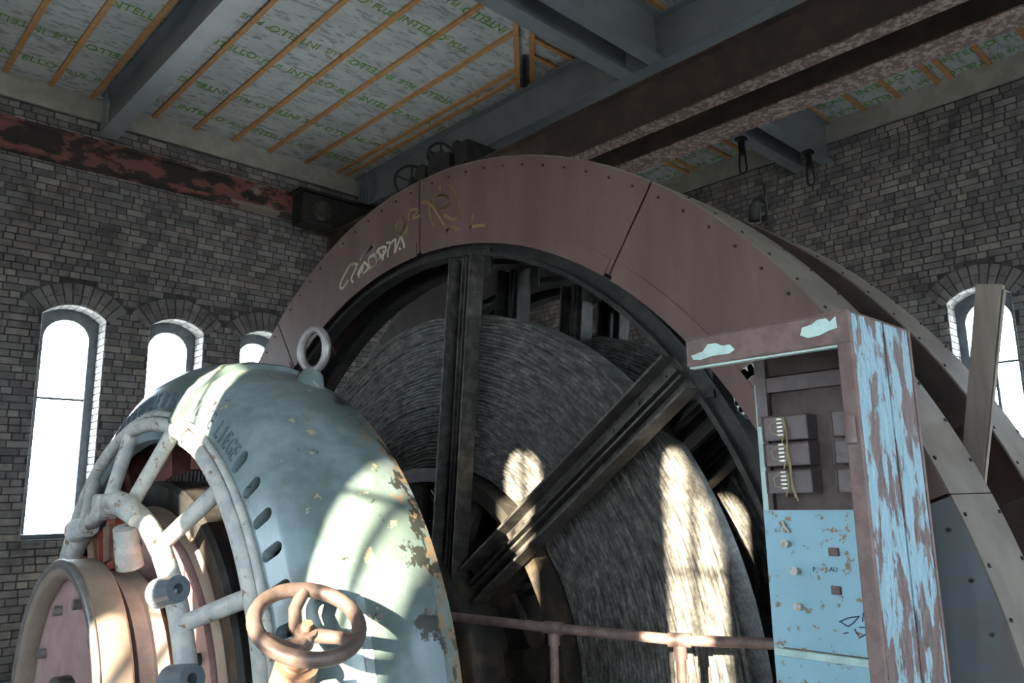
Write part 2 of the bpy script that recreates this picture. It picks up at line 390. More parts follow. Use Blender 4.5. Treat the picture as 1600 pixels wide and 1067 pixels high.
# bricks
def occluded(px, py):
    h = onX(px, py, 3.0)
    if math.hypot(h.y - 4.01, h.z - .452) < 3.24: return True
    m_ = onX(px, py, 1.75)
    if math.hypot(m_.y - 4.05, m_.z - .613) < 1.68: return True
    if 1075 < px < 1480 and py > 480: return True
    h = onX(px, py, 4.0)
    return 3.0 < math.hypot(h.y - 4.01, h.z - .452) < 3.24
TONES = [(.75, .74, .74), (.9, .88, .86), (1, 1, 1), (1.12, 1.08, 1.02), (.85, .80, .80), (1.3, 1.24, 1.1), (1.0, .90, .86), (.62, .62, .64)]
CH = .0745
def lay_bricks(wl, wall, u0, u1, v0, v1, wins):
    cand = []; rest = MB()
    rng = random.Random(int(u0 * 10) + len(wins))
    v = v0; row = 0
    while v + CH <= v1 + 1e-6:
        u = u0 - rng.random() * .2
        while u < u1:
            L_ = .106 if rng.random() < (.85 if row % 2 else .5) else .214
            a, b = u + .007, u + L_ - .007; u += L_
            z0, z1 = v + .007, v + CH - .006
            segs = [(a, b)]
            for c in wins:
                if z1 < SILL: continue
                rad = (OW * OW / 4 + RISE * RISE) / (2 * RISE); zc = SPRING - (rad - RISE); ro = rad + .232; ha = math.asin(OW / 2 / rad) + .09
                zs_ = zc + rad * math.cos(ha)              # foot of the arch ring
                if z1 < zs_ : half = OW / 2
                elif z0 > zc + ro: continue
                else:
                    h_ = (z0 if z0 > zc else zc) - zc
                    half = max(min(math.sqrt(max(ro * ro - h_ * h_, 0)), (h_ + .01) * math.tan(ha)), OW / 2 if z0 < SPRING else 0)
                ns = []
                for p, q in segs:
                    if q <= c - half or p >= c + half: ns.append((p, q)); continue
                    if p < c - half - .03: ns.append((p, c - half - .006))
                    if q > c + half + .03: ns.append((c + half + .006, q))
                segs = ns
            for p, q in segs:
                pr = rng.uniform(.006, .016); t = rng.choice(TONES)
                whole = abs((q - p) - (b - a)) < 1e-6
                m_ = wl.p((p + q) / 2, (z0 + z1) / 2, 0); sx, sy, sz = proj(m_)
                vis = whole and sz > 0 and 4 < sx < 1596 and 4 < sy < 1063 and not occluded(sx, sy)
                cand.append((sz if vis else 1e3 + sz, p, q, z0, z1, pr, t))
        v += CH; row += 1
    cand.sort(key=lambda c: c[0])
    singles = [c for c in cand if c[0] < 900][:300]
    cache = {}
    for _, p, q, z0, z1, pr, t in singles:
        key = (round(q - p, 3), t)
        if key not in cache:
            b_ = MB().box(wl.p(-(q - p) / 2, -(z1 - z0) / 2, .004) - wl.p(0, 0, 0), wl.p((q - p) / 2, (z1 - z0) / 2, -.016) - wl.p(0, 0, 0), tone=t)
            cache[key] = b_.mesh('brick', M['brick'], bevel=.004)
        o = bpy.data.objects.new('brick', cache[key]); COL.objects.link(o); o.parent = wall
        o.location = wl.p((p + q) / 2, (z0 + z1) / 2, .016 - pr)
    for c in cand[len(singles):]:
        _, p, q, z0, z1, pr, t = c; rest.box(wl.p(p, z0, .004), wl.p(q, z1, -pr), tone=t, jit=.0025)
    tag(rest.build('brickwork', 'brick', wall), kind='stuff')
def arch_bricks(wl, wall, c):
    rad = (OW * OW / 4 + RISE * RISE) / (2 * RISE); zc = SPRING - (rad - RISE)
    half = math.asin(OW / 2 / rad) + .09; n = 11
    for i in range(n):
        a0 = -half + 2 * half * i / n + .014; a1 = -half + 2 * half * (i + 1) / n - .014
        cut = random.choice((0, 0, .1, .12))
        for r0, r1 in ([(rad + .004, rad + .225)] if not cut else [(rad + .004, rad + cut - .004), (rad + cut + .004, rad + .225)]):
            poly = [wl.p(c + r * math.sin(a), zc + r * math.cos(a), .004) for r, a in ((r0, a0), (r1, a0), (r1, a1), (r0, a1))]
            mb = MB().prism(poly, (0, 0, 0), wl.p(0, 0, -random.uniform(.012, .022)) - wl.p(0, 0, 0)); mb.t = [random.choice(TONES[:5])] * len(mb.t)
            mb.build('brick', 'brick', wall)
def reveal_bricks(wl, wall, c):
    mb = MB()
    for sd in (-1, 1):
        v = SILL; i = 0
        while v < SPRING - .03:
            cuts = [.0, .13, .25] if i % 2 else [.0, .07, .19, .25]
            for a, b in zip(cuts[:-1], cuts[1:]):
                mb.box(wl.p(c + sd * OW / 2, v + .006, a + .006), wl.p(c + sd * (OW / 2 - .010), v + CH - .006, b - .006), tone=random.choice(TONES[:5]), jit=.002)
            v += CH; i += 1
    n = 9; rad = (OW * OW / 4 + RISE * RISE) / (2 * RISE); zc = SPRING - (rad - RISE); half = math.asin(OW / 2 / rad) - .01
    for i in range(n):
        for a, b in ((.0, .12), (.12, .25)):
            t0, t1 = -half + 2 * half * i / n + .01, -half + 2 * half * (i + 1) / n - .01
            poly = [wl.p(c + (rad + .004) * math.sin(t0), zc + (rad + .004) * math.cos(t0), a + .006), wl.p(c + (rad + .004) * math.sin(t1), zc + (rad + .004) * math.cos(t1), a + .006),
                    wl.p(c + (rad + .004) * math.sin(t1), zc + (rad + .004) * math.cos(t1), b - .006), wl.p(c + (rad + .004) * math.sin(t0), zc + (rad + .004) * math.cos(t0), b - .006)]
            mb.prism(poly, (0, 0, 0), (0, 0, -.012)); 
    mb.t = [t or random.choice(TONES[:5]) for t in mb.t]
    tag(mb.build('reveal_brickwork', 'brick_white', wall), kind='stuff')
lay_bricks(WL, left, .3, 9.0, .0055, 5.745, LWIN)
lay_bricks(WR, right, .3, 9.0, .0055, 5.745, RWIN)
for wl, wa, ws in ((WL, left, LWIN), (WR, right, RWIN)):
    for c in ws: arch_bricks(wl, wa, c); reveal_bricks(wl, wa, c)
tag(MB().box((XN, YF - .035, 5.76), (XF, YF, H)).build('trim_1', 'plaster'), kind='structure')
tag(MB().box((XF - .035, YN, 5.76), (XF, YF - .035, H)).build('trim_2', 'plaster'), kind='structure')
# ceiling: printed membrane held up by battens; the two halves meet on the diagonal from the corner
ceil = tag(MB().box((XN - TH, YN - TH, H), (XF + TH, YF + TH, H + .2)).build('ceiling', 'membrane'), kind='structure')
def batten(p, q, wd=.05): return MB().bar(p, q, wd, .028, (0, 0, 1)).build('batten', 'timber', ceil)
zb = H - .014
for x in (-.5, 0, .47, .93, 1.38, 1.80, 2.21, 2.87, 3.34, 3.82, 4.30, 4.82, 5.30, 5.44, 6.0, 6.5, 7.0, 7.5, 8.0, 8.5):
    batten((x, max(x, 0) + .09, zb), (x, YF - .035, zb))
for y in (8.4, 7.9, 7.4, 6.9, 6.4, 5.78, 5.65, 5.12, 4.9, 4.5, 4.1, 3.75, 3.34, 2.94, 2.52, 2.38, 2.01, 1.61, 1.2, .8):
    batten((y + .09, y, zb), (XF - .035, y, zb))
for s_ in (-1, 1): batten((.5 + .055 * s_, .5 - .055 * s_, zb - .002), (8.9 + .055 * s_, 8.9 - .055 * s_, zb - .002), .055)
MB().bar((5.18, 5.18, zb - .01), (5.60, 5.60, zb - .01), .045, .05).build('hip_bracket', 'black_steel', ceil)
def print_row(ps, right_, up_):
    for p in ps:
        mb = MB()
        put_text(mb, 'INTELLO', Vector(p), right_, up_, .155, .88); 
        q = Vector(p) + Vector(right_) * .60
        put_text(mb, 'PLUS', q, right_, up_, .12, .85)
        q = Vector(p) + Vector(right_) * .545 + Vector(up_) * .075
        n = 10; c_ = [q + Vector(right_) * .018 * math.cos(2 * PI * i / n) + Vector(up_) * .018 * math.sin(2 * PI * i / n) for i in range(n + 1)]
        ribbon(mb, c_, .004, (0, 0, -1))
        o = mb.build('lettering', 'green_ink', ceil, fix=False); o['label'] = 'green INTELLO PLUS print'
zt = H - .002
for j, y in enumerate((8.60, 7.08, 5.55)):
    print_row([(x, y, zt) for x in [(-.35 if j % 2 else -.02) + .885 * i + .35 for i in range(9)] if x + .8 < y], (1, 0, 0), (0, -1, 0))
for j, y in enumerate((7.88, 6.40, 4.95)):
    print_row([(x + .5, y, zt) for x in [.12 + .885 * i + .3 * j for i in range(9)] if x + .5 < y], (-1, 0, 0), (0, 1, 0))
for j, x in enumerate((8.60, 7.08, 5.55)):
    print_row([(x, y, zt) for y in [.6 + .885 * i + .3 * j for i in range(8)] if y < x], (0, -1, 0), (-1, 0, 0))
for j, x in enumerate((7.88, 6.40, 8.95 - .12)):
    print_row([(x, y, zt) for y in [.4 + .885 * i + .3 * j for i in range(8)] if y + .8 < x], (0, 1, 0), (1, 0, 0))
# ------------------------------------------------------------------ steelwork under the ceiling
def ibeam(name, label, cat, p, q, wd, z0, z1, m='beam_grey', tf=.022, tw=.016, group=None, mf=None):
    p = Vector(p); q = Vector(q); root = thing(name, label, cat, ((p.x + q.x) / 2, (p.y + q.y) / 2, z0), group)
    al = (q - p).normalized(); sd = Vector((-al.y, al.x, 0))
    def slab(h0, h1, hw): 
        mb = MB(); poly = [Vector((p.x, p.y, 0)) + sd * s_ for s_ in (-hw, hw)] + [Vector((q.x, q.y, 0)) + sd * s_ for s_ in (hw, -hw)]
        return mb.prism(poly, (0, 0, h0), (0, 0, h1))
    slab(z0, z0 + tf, wd / 2).build('bottom_flange', mf or m, root)
    slab(z0 + tf, z1 - tf, tw / 2).build('web', m, root)
    slab(z1 - tf, z1, wd / 2).build('top_flange', m, root)
    return root
BZ = 5.52
a_ = ibeam('steel_beam', 'grey steel beam crossing the printed membrane to the flaking wall ledge', 'beam', (2.35, YN, 0), (2.35, 8.80, 0), .19, 5.53, H - .03)
b_ = ibeam('steel_beam', 'grey steel beam directly above the rusty crane girders, meeting the twin beams', 'beam', (5.67, YN, 0), (5.67, 8.97, 0), .18, BZ, H - .03)
for y in (8.62, 8.70, 8.78, 8.86): MB().box((5.585, y - .01, BZ + .022), (5.662, y + .01, H - .052)).build('end_stiffener', 'beam_grey', b_)
for root, x, y in ((a_, 2.35, 8.72),):
    for dx in ((-.08, .08) if root is a_ else (-.085, .085)):
        for dy in (0, -.07):
            MB().box((x + dx - .012, y + dy - .008, (5.55 if root is a_ else BZ + .022)), (x + dx + .012, y + dy + .008, H - .052)).build('end_stiffener', 'beam_grey', root)
for y0, nm in ((4.21, 'far'), (3.86, 'near')):
    ibeam('steel_beam', 'one of two parallel grey beams that butt against the beam above the crane', 'beam', (XN, y0, 0), (5.575, y0, 0), .16, BZ, H - .03, group='twin grey roof beams')
for y0 in (4.16, 3.82):
    ibeam('steel_beam', 'one of two short grey beams running from behind the crane girders to the brick wall', 'beam', (5.765, y0, 0), (XF - .035, y0, 0), .15, BZ - .02, H - .03, group='twin short roof beams')
lb = thing('wall_ledge', 'dark steel wall ledge with flaking red and cream paint above the three windows', 'ledge', (3, 8.9, 5.17))
MB().box((XN, 8.88, 5.20), (XF - .05, 8.99, 5.45)).build('web', 'ledge', lb)
MB().box((XN, 8.80, 5.45), (XF - .05, 8.99, 5.48)).build('top_flange', 'ledge', lb)
MB().box((XN, 8.82, 5.17), (XF - .05, 8.99, 5.20)).build('bottom_flange', 'ledge', lb)
GZ0, GZ1 = 4.60, 5.02
g1 = ibeam('crane_girder', 'dark rusted crane girder on the motor side with a scaly bottom flange', 'girder', (5.08, YN, 0), (5.08, 8.78, 0), .145, GZ0, GZ1, 'girder_rust_housing_shade', .014, .02, mf=M['flange_rust'])
g2 = ibeam('crane_girder', 'dark rusted crane girder on the brick wall side, wider bottom flange', 'girder', (5.60, YN, 0), (5.60, 8.78, 0), .25, GZ0, GZ1, 'girder_rust_housing_shade', .014, .02, mf=M['flange_rust'])
ec = thing('crane_end_carriage', 'black crane end carriage box at the wall ledge corner', 'crane part', (5.2, 8.7, 5.02))
MB().box((4.55, 8.50, 5.02), (6.0, 8.79, 5.42)).build('carriage_box', 'black_steel', ec, bevel=.02)
MB().box((4.50, 8.47, 5.42), (6.05, 8.79, 5.45)).build('cover_plate', 'black_steel', ec)
for x in (4.8, 5.75): MB().cyl((x, 8.44, 5.2), (x, 8.52, 5.2), .12, 20).build('wheel_cap', 'dull_steel', ec)
# crab winch on top of the girders
cr = thing('crane_crab', 'black crab winch with spoked handwheels on the crane girders', 'winch', (5.3, 6.6, GZ1))
def spoked(cx, cy, cz, rad, name, nsp=5):
    rim = MB().tube([(cx + rad * math.cos(2 * PI * i / 28) * .86, cy + rad * math.cos(2 * PI * i / 28) * -.5, cz + rad * math.sin(2 * PI * i / 28)) for i in range(28)], .016, 8, True).build(name, 'black_steel', cr)
    for i in range(nsp):
        a = 2 * PI * i / nsp + .3
        MB().tube([(cx, cy, cz), (cx + rad * math.cos(a) * .86, cy - rad * math.cos(a) * .5, cz + rad * math.sin(a))], .010, 6).build('spoke', 'black_steel', rim)
    MB().tube([(cx - .04, cy - .07, cz), (cx + .06, cy + .1, cz)], .035, 10).build('hub', 'black_steel', rim)
spoked(5.2, 7.12, 5.27, .20, 'chain_wheel'); spoked(5.24, 6.62, 5.44, .15, 'gear_wheel')
MB().box((5.02, 5.95, GZ1), (5.10, 7.25, 5.10)).build('side_frame', 'black_steel', cr, bevel=.01)
MB().box((5.48, 5.95, GZ1), (5.56, 7.25, 5.10)).build('side_frame', 'black_steel', cr, bevel=.01)
MB().cyl((5.05, 6.75, 5.22), (5.55, 6.75, 5.22), .10, 20).build('rope_drum', 'black_steel', cr)
MB().cyl((5.05, 6.45, 5.20), (5.15, 6.45, 5.20), .17, 24).build('gear', 'black_steel', cr)
MB().box((5.02, 6.22, 5.08), (5.52, 6.42, 5.30)).build('gear_case', 'black_steel', cr, bevel=.02)
MB().box((5.06, 5.95, 5.08), (5.50, 6.16, 5.36)).build('brake_box', 'black_steel', cr, bevel=.01)
MB().box((5.10, 6.16, 5.25), (5.40, 6.24, 5.42)).build('bracket', 'black_steel', cr)
MB().tube([(5.06, 6.62, 5.44), (5.3, 6.62, 5.30), (5.3, 6.62, 5.05)], .03, 8).build('wheel_stand', 'black_steel', cr)
MB().tube([(5.2, 7.12, 5.27), (5.3, 7.0, 5.2), (5.3, 6.9, 5.08)], .03, 8).build('wheel_stand', 'black_steel', cr)
# shackles hung under the short twin beams
def shackle(x, y, zt_, lab):
    s = thing('lifting_shackle', lab, 'shackle', (x, y, zt_))
    MB().box((x - .05, y - .05, zt_ - .03), (x + .05, y + .05, zt_)).build('clamp', 'black_steel', s)
    MB().bar((x, y, zt_ - .03), (x, y, zt_ - .20), .05, .06).build('shank', 'black_steel', s)
    pts = [(x + .0, y - .045 * math.cos(t), zt_ - .36 - .06 * math.sin(t)) for t in [PI * i / 10 for i in range(11)]]
    MB().tube([(x, y - .03, zt_ - .16)] + pts + [(x, y + .03, zt_ - .16)], .011, 8).build('bow', 'black_steel', s)
shackle(7.55, 4.16, BZ - .02, 'black shackle with long bow under the short twin beams, near the girders')
shackle(8.45, 3.82, BZ - .02, 'black shackle under the short twin beams, close to the brick wall')
# ------------------------------------------------------------------ reels, housings, shaft
C = (4.05, .613); HC = (4.01, .452)
def make_housing(x0, x1, label, edges, skip=(), narrow=(), face='rust_sheet'):
    root = thing('reel_housing', label, 'housing', ((x0 + x1) / 2, HC[0], 0))
    for a0, a1 in zip(edges[:-1], edges[1:]):
        key = round(a0)
        if key in skip: continue
        g_ = .11
        if key in narrow:
            MB().sector(x0 - .003, x0 + .003, 3.07, 3.235, HC, 27.3, a1 - g_, 20).build('face_panel', face, root)
        else:
            fp = MB().sector(x0 - .003, x0 + .003, 2.74, 3.235, HC, a0 + g_, a1 - g_, 20).build('face_panel', 'faded_sheet' if key == -8 and face == 'rust_sheet' else face, root)
            MB().sector(x0 - .010, x0 - .003, 2.72, 2.815, HC, a0 + .6, a1 - .6, 20).build('inner_lip', face, fp)
            bo = MB(); a = a0 + 1.8
            while a < a1 - 1:
                q = P(x0 - .003, 3.185, a, HC); bo.tube([q, q + Vector((-.008, 0, 0))], .0075, 6); a += 3.1
            tag(bo.build('bolt_row', 'black_steel', fp), kind='stuff')
        rp = MB().sector(x0 - .003, x1 + .003, 3.235, 3.243, HC, a0 + .04, a1 - .04, 20).build('rim_panel', 'rim_sheet', root)
        bo = MB(); a = a0 + 2.4
        while a < a1 - 1:
            for xx in (x0 + .03, x1 - .03): bo.tube([P(xx, 3.243, a, HC), P(xx, 3.250, a, HC)], .0075, 6)
            a += 3.1
        tag(bo.build('bolt_row', 'black_steel', rp), kind='stuff')
        MB().sector(x1 - .003, x1 + .003, 2.86, 3.235, HC, a0 + g_, a1 - g_, 20).build('back_panel', 'rust_sheet', root)
    return root
EDGES = [-8.0, 20.5, 54.8, 90.0, 126.7, 160, 188.0]
h1 = make_housing(3.0, 3.44, 'rusty brown sheet housing with graffiti around the reel beside the motor', EDGES)
h2 = make_housing(4.0, 4.42, 'ungraffitied sheet housing of the second reel, towards the brick wall', EDGES, narrow=(20,), face='girder_rust_housing_shade')  # face colour darkened to stand in for the shade between the housings
def gz(pts): return [onX(510 + x / 5.927, 280 + y / 5.927, 2.9955) for x, y in pts]
WHITE = [[(200, 940), (150, 1010), (125, 990), (150, 920), (210, 810), (250, 780), (290, 790)], [(240, 790), (280, 800), (230, 920), (250, 960), (250, 1015)],
         [(290, 880), (330, 800), (300, 900), (310, 970)], [(330, 860), (350, 770), (385, 820), (340, 890), (350, 940)], [(440, 690), (390, 740), (400, 830), (370, 910), (430, 880)],
         [(400, 720), (450, 700), (480, 650), (540, 625), (550, 660), (510, 720), (480, 660)], [(510, 700), (470, 780), (440, 870)], [(450, 700), (470, 790), (400, 830)], [(560, 590), (590, 590), (570, 680), (575, 780)],
         [(590, 600), (640, 560), (630, 700), (625, 770)], [(690, 520), (670, 580), (640, 680), (700, 670), (720, 620), (690, 520), (710, 490)], [(530, 660), (520, 760), (515, 830)], [(675, 640), (685, 650)], [(665, 680), (660, 745)]]
YEL = [[(1065 + 75 * math.cos(t), 205 + 60 * math.sin(t)) for t in [2 * PI * i / 16 for i in range(17)]], [(1140, 50), (1200, 150), (1240, 270), (1230, 350), (1170, 372), (1090, 330)],
       [(885, 215), (940, 220), (960, 330), (1000, 440)], [(940, 205), (1010, 290), (1090, 425)], [(685 + 40 * math.cos(t), 440 + 48 * math.sin(t)) for t in [2 * PI * i / 12 for i in range(13)]],
       [(700, 335), (715, 400), (690, 505)], [(760, 380), (780, 290), (850, 285), (800, 360), (862, 340)], [(1105, 490), (1130, 460), (1170, 440), (1220, 470), (1320, 472), (1360, 335)], [(1330, 440), (1465, 425)], [(1055, 60), (1050, 100)], [(720, 520), (760, 420), (740, 500)]]
def smooth_line(p, k=4):
    if len(p) < 3: return p
    e = [p[0]] + list(p) + [p[-1]]; out = []
    for i in range(1, len(e) - 2):
        for j in range(k):
            t = j / k; a, b, c, d = e[i - 1:i + 3]
            out.append(.5 * ((2 * b) + (c - a) * t + (2 * a - 5 * b + 4 * c - d) * t * t + (3 * b - a - 3 * c + d) * t ** 3))
    return out + [p[-1]]
def graffiti(lines, wd, m, lab):
    for l in lines:
        mb = MB(); ribbon(mb, smooth_line(gz(l)), wd, (-1, 0, 0), .0016)
        mb.build('graffiti_stroke', m, h1)['label'] = lab
graffiti(WHITE, .018, 'graf_white', 'white spray painted tag'); graffiti(YEL, .019, 'graf_yellow', 'yellow spray painted tag')
graffiti([[(320, 740), (380, 670), (430, 620)]], .03, 'chalk', 'faint grey spray stroke')
mb = MB(); q = onX(1187, 612, 2.9955)
ribbon(mb, [q + Vector((0, .10 * math.cos(t), .10 * math.sin(t))) for t in [2 * PI * i / 20 for i in range(21)]], .05, (-1, 0, 0), .0016)
mb.build('graffiti', 'chalk', h1)['label'] = 'pale sprayed ring'
# reel
def make_reel():
    root = thing('winding_reel', 'rope winding reel beside the motor with the sunlit rope coil', 'reel', (3.2, C[0], C[1] - 2.68))
    for x in (3.02, 3.30):
        MB().rev([(x, 2.505), (x, 2.53), (x + .035, 2.53), (x + .035, 2.60), (x, 2.60), (x, 2.615), (x + .10, 2.615), (x + .10, 2.505)], C, 120, smooth=False).build('rim_ring', 'black_steel', root)
    # rope coil, one ridge for each turn
    rng = random.Random(3); prof = []; r_ = 1.20
    while r_ < 2.15:
        d_ = rng.uniform(.016, .026); o_ = rng.uniform(-.006, .006)
        prof += [(3.17 + o_, r_), (3.162 + o_, r_ + d_ * .4), (3.166 + o_, r_ + d_ * .85), (3.182, r_ + d_ * .95)]; r_ += d_
    prof += [(3.19, 2.165), (3.34, 2.165), (3.35, 1.20)]
    mb = MB().rev(prof, C, 180)
    rng = random.Random(5); K = len(prof)
    ph = [rng.uniform(0, 6.28) for _ in range(8)]
    for i, v in enumerate(mb.v):
        a = i // K * 2 * PI / 180; j = i % K
        if j < K - 3:
            v.x += .004 * math.sin(23 * a + ph[j % 8]) + rng.uniform(-.003, .003)
            rad = math.hypot(v.y - C[0], v.z - C[1]); k_ = 1 + (.004 * math.sin(9 * a + rad * 14) + .003 * math.sin(31 * a + rad * 30)) / rad
            v.y = C[0] + (v.y - C[0]) * k_; v.z = C[1] + (v.z - C[1]) * k_
    mb.build('rope_coil', 'rope', root)
    # cast core the rope is wound on
    MB().rev([(3.06, 1.10), (3.06, 1.185), (3.38, 1.185), (3.38, 1.10)], C, 96, smooth=False).build('core_rim', 'hub_cast', root)
    for i in range(12):
        a = i * 30 + 8
        m_ = MB(); m_.sector(3.10, 3.16, .55, 1.10, C, a - 5, a + 5, 4).build('core_arm', 'hub_cast', root)
        m_ = MB(); q = P(3.06, 1.0, a + 8, C); m_.tube([q, q + Vector((.06, 0, 0))], .055, 14).build('core_lug', 'hub_cast', root)
    MB().rev([(3.14, .60), (3.14, .85), (3.18, .85), (3.18, .60)], C, 64, smooth=False).build('core_ring', 'hub_cast', root)
    MB().rev([(2.88, .17), (2.88, .66), (2.90, .70), (3.30, .70), (3.44, .60), (3.44, .17)], C, 64).build('hub', 'hub_cast', root)
    v0, v1 = onX(729, 402, 2.98), onX(700, 905, 2.98)
    d0, d1 = onX(1063, 582, 2.98), onX(738, 915, 2.98)
    arms = [(v0, v1), (d0, d1)]
    for a in (-14, -65, 138, 190, 242): arms.append((P(2.98, 2.55, a, C), P(2.98, .62, a, C)))
    for fr_, x in ((1, 2.98), (0, 3.38)):
        for p, q in arms:
            p = Vector((x, p.y, p.z)); q = Vector((x, q.y, q.z)); dr = (q - p).normalized(); sd = Vector((1, 0, 0)).cross(dr).normalized()
            sp = None
            for s_ in (-1, 1):
                o_ = sd * (.058 * s_)
                mb = MB().bar(p + o_ + Vector((.05, 0, 0)), q + o_ + Vector((.05, 0, 0)), .085, .014, (1, 0, 0))
                mb.bar(p + o_ + sd * .04 * s_, q + o_ + sd * .04 * s_, .012, .11, (1, 0, 0))
                mb.bar(p + o_ - sd * .04 * s_ + Vector((.02, 0, 0)), q + o_ - sd * .04 * s_ + Vector((.02, 0, 0)), .012, .07, (1, 0, 0))
                sp = mb.build('spoke', 'black_steel' if fr_ == 0 else 'dull_steel', root)
                if fr_:
                    rv = MB(); n = 9
                    for i in range(n):
                        c_ = p.lerp(q, (i + .5) / n) + o_ + Vector((.043, 0, 0)); rv.tube([c_, c_ + Vector((-.016, 0, 0))], .016, 8)
                    tag(rv.build('rivet_row', 'dull_steel', sp), kind='stuff')
            mid = p.lerp(q, .02)
            MB().box(mid + Vector((.055, -.16, -.10)), mid + Vector((.07, .16, .07))).build('gusset', 'black_steel', root)
    return root
reel = make_reel()
reel2 = copy_tree(reel); reel2.location.x += 1.0; reel2['label'] = 'second winding reel seen through the first one, towards the brick wall'
sh = thing('reel_shaft', 'thick steel shaft on pedestal bearings through motor and reels', 'shaft', (2.5, C[0], 0))
MB().tube([(1.42, *C), (5.3, *C)], .168, 32).build('shaft_bar', 'dull_steel', sh)
for x0, x1 in ((2.3, 2.75), (4.85, 5.2)):
    pd = MB().box((x0 - .05, C[0] - .55, 0), (x1 + .05, C[0] + .55, .12)).box((x0, C[0] - .35, .12), (x1, C[0] + .35, C[1] - .05)).build('pedestal', 'black_steel', sh, bevel=.02)
    MB().tube([(x0, *C), (x1, *C)], .34, 32).build('bearing_cap', 'hub_cast', pd)
# hook fitting on the second housing
hk = thing('hook_bracket', 'black hooked bracket standing on the second reel housing', 'hook', (4.2, 2.24, 3.16))
MB().tube([(4.2, 2.27, 3.215), (4.2, 2.26, 3.29), (4.2, 2.24, 3.33), (4.2, 2.21, 3.34), (4.2, 2.19, 3.31)], .03, 10, rs=[.036, .036, .03, .022, .012]).build('hook', 'black_steel', hk)
MB().tube([(4.2, 2.19, 3.165), (4.2, 2.18, 3.42)], .010, 8).build('rod', 'black_steel', hk)
MB().box((4.16, 2.16, 3.18), (4.24, 2.20, 3.22)).build('clip', 'black_steel', hk)
# leaning plank between the housings
pk = thing('leaning_plank', 'grey weathered plank leaning between the two reel housings', 'plank', (3.7, 1.4, 0))
t0, t1 = onX(1527, 445, 3.72), onX(1568, 445, 3.72); b0, b1 = onX(1503, 745, 3.72), onX(1535, 775, 3.72)
def down(a, b): k_ = (a.z) / (a.z - b.z); return a + (b - a) * k_
poly = [t0, t1, down(t1, b1), down(t0, b0)]
MB().prism(poly, (-.02, 0, 0), (.02, 0, 0)).build('board', 'plank', pk)
MB().prism([t1 + Vector((0, -.004, -.02)), t1 + Vector((0, 0, -.02)), down(t1, b1), down(t1, b1) + Vector((0, -.004, 0))], (-.015, 0, 0), (.015, 0, 0)).build('edge_strip', 'plank', pk)
# ------------------------------------------------------------------ motor
mo = thing('electric_motor', 'big blue grey ring-shaped electric motor with cast lettering and peeling paint', 'motor', (1.7, C[0], 0))
prof = [(1.44, 1.29), (1.40, 1.30), (1.385, 1.34), (1.39, 1.40), (1.405, 1.43), (1.44, 1.54), (1.485, 1.605), (1.57, 1.66), (1.68, 1.69), (1.84, 1.695), (1.96, 1.67), (2.00, 1.655), (2.03, 1.645), (2.04, 1.58), (2.0, 1.57), (1.98, 1.615), (1.84, 1.645), (1.68, 1.64), (1.58, 1.61), (1.52, 1.56), (1.485, 1.50), (1.46, 1.42), (1.455, 1.34)]
fr = MB().rev(prof, C, 144).build('frame', 'motor_paint', mo)
cut = MB()
for a in [50.6, 44.6, 38.6, 32.9, 27.2, 21.5, 15.5, 123, 129, 135, 141, 147]:
    ctr = P(1.428, 1.487, a, C); er = P(0, 1, a, (0, 0)) - P(0, 0, a, (0, 0)); tg = P(0, 1, a + 90, (0, 0))
    up = (er * .95 + Vector((.31, 0, 0))).normalized(); nn = up.cross(tg).normalized()
    if nn.x > 0: nn = -nn
    poly = []
    for i in range(16):
        t = 2 * PI * i / 16; sy = .052 if math.sin(t) >= 0 else -.052
        poly.append(ctr + tg * (.026 * math.cos(t)) + up * (.030 * math.sin(t) + sy * .45) if True else 0)
    cut.prism(poly, nn * .12, nn * -.16)
cuto = cut.build('vent_cutter', 'black_steel')
bm_ = fr.modifiers.new('b', 'BOOLEAN'); bm_.operation = 'DIFFERENCE'; bm_.solver = 'EXACT'; bm_.object = cuto
cuto.location = (0, 0, 0); fr.location = (0, 0, 0)
bpy.context.view_layer.update()
me = bpy.data.meshes.new_from_object(fr.evaluated_get(bpy.context.evaluated_depsgraph_get()))
fr.modifiers.clear(); fr.data = me
if not me.materials: me.materials.append(M['motor_paint'])
bpy.data.objects.remove(cuto)
for p in fr.data.polygons: p.use_smooth = True
if hasattr(fr.data, 'set_sharp_from_angle'): fr.data.set_sharp_from_angle(angle=R(40))
word = "INTERNATIONALE D'ELECTRICITE LIEGE"
for i, ch in enumerate(word):
    if ch == ' ': continue
    a = 114.5 - 61.5 * i / (len(word) - 1)
    er = P(0, 1, a, (0, 0)); tg = -P(0, 1, a + 90, (0, 0)); up = (er * .94 + Vector((.34, 0, 0))).normalized()
    vs, fs = text_mesh(ch); cx = (min(v.x for v in vs) + max(v.x for v in vs)) / 2
    base = P(1.416, 1.452, a, C)
    lt = MB(); put_text(lt, ch, base - tg * (cx * .115 * .60), tg, up, .115, .60, .012)
    lt.build('cast_letter', 'boss_blue_letter_shade', fr, fix=False)['label'] = 'raised cast letter of INTERNATIONALE D\'ELECTRICITE LIEGE'  # letters share the frame paint; darker colour here paints in their shadow
MB().tube([P(1.375, 1.372, 360 * i / 120, C) for i in range(120)], .034, 12, True).build('front_ring', 'ring_paint', mo)
MB().rev([(1.385, 1.405), (1.372, 1.42), (1.385, 1.435), (1.41, 1.43)], C, 120).build('front_bead', 'ring_paint', mo)
for a in (75, 255):
    MB().rev([(1.36, 1.33), (1.35, 1.42), (1.42, 1.56), (1.56, 1.685), (1.70, 1.715), (1.86, 1.715), (2.0, 1.68), (2.0, 1.60), (1.5, 1.5), (1.44, 1.4)], C, 4, a - 1.3, a + 1.3).build('split_flange', 'motor_paint', mo)
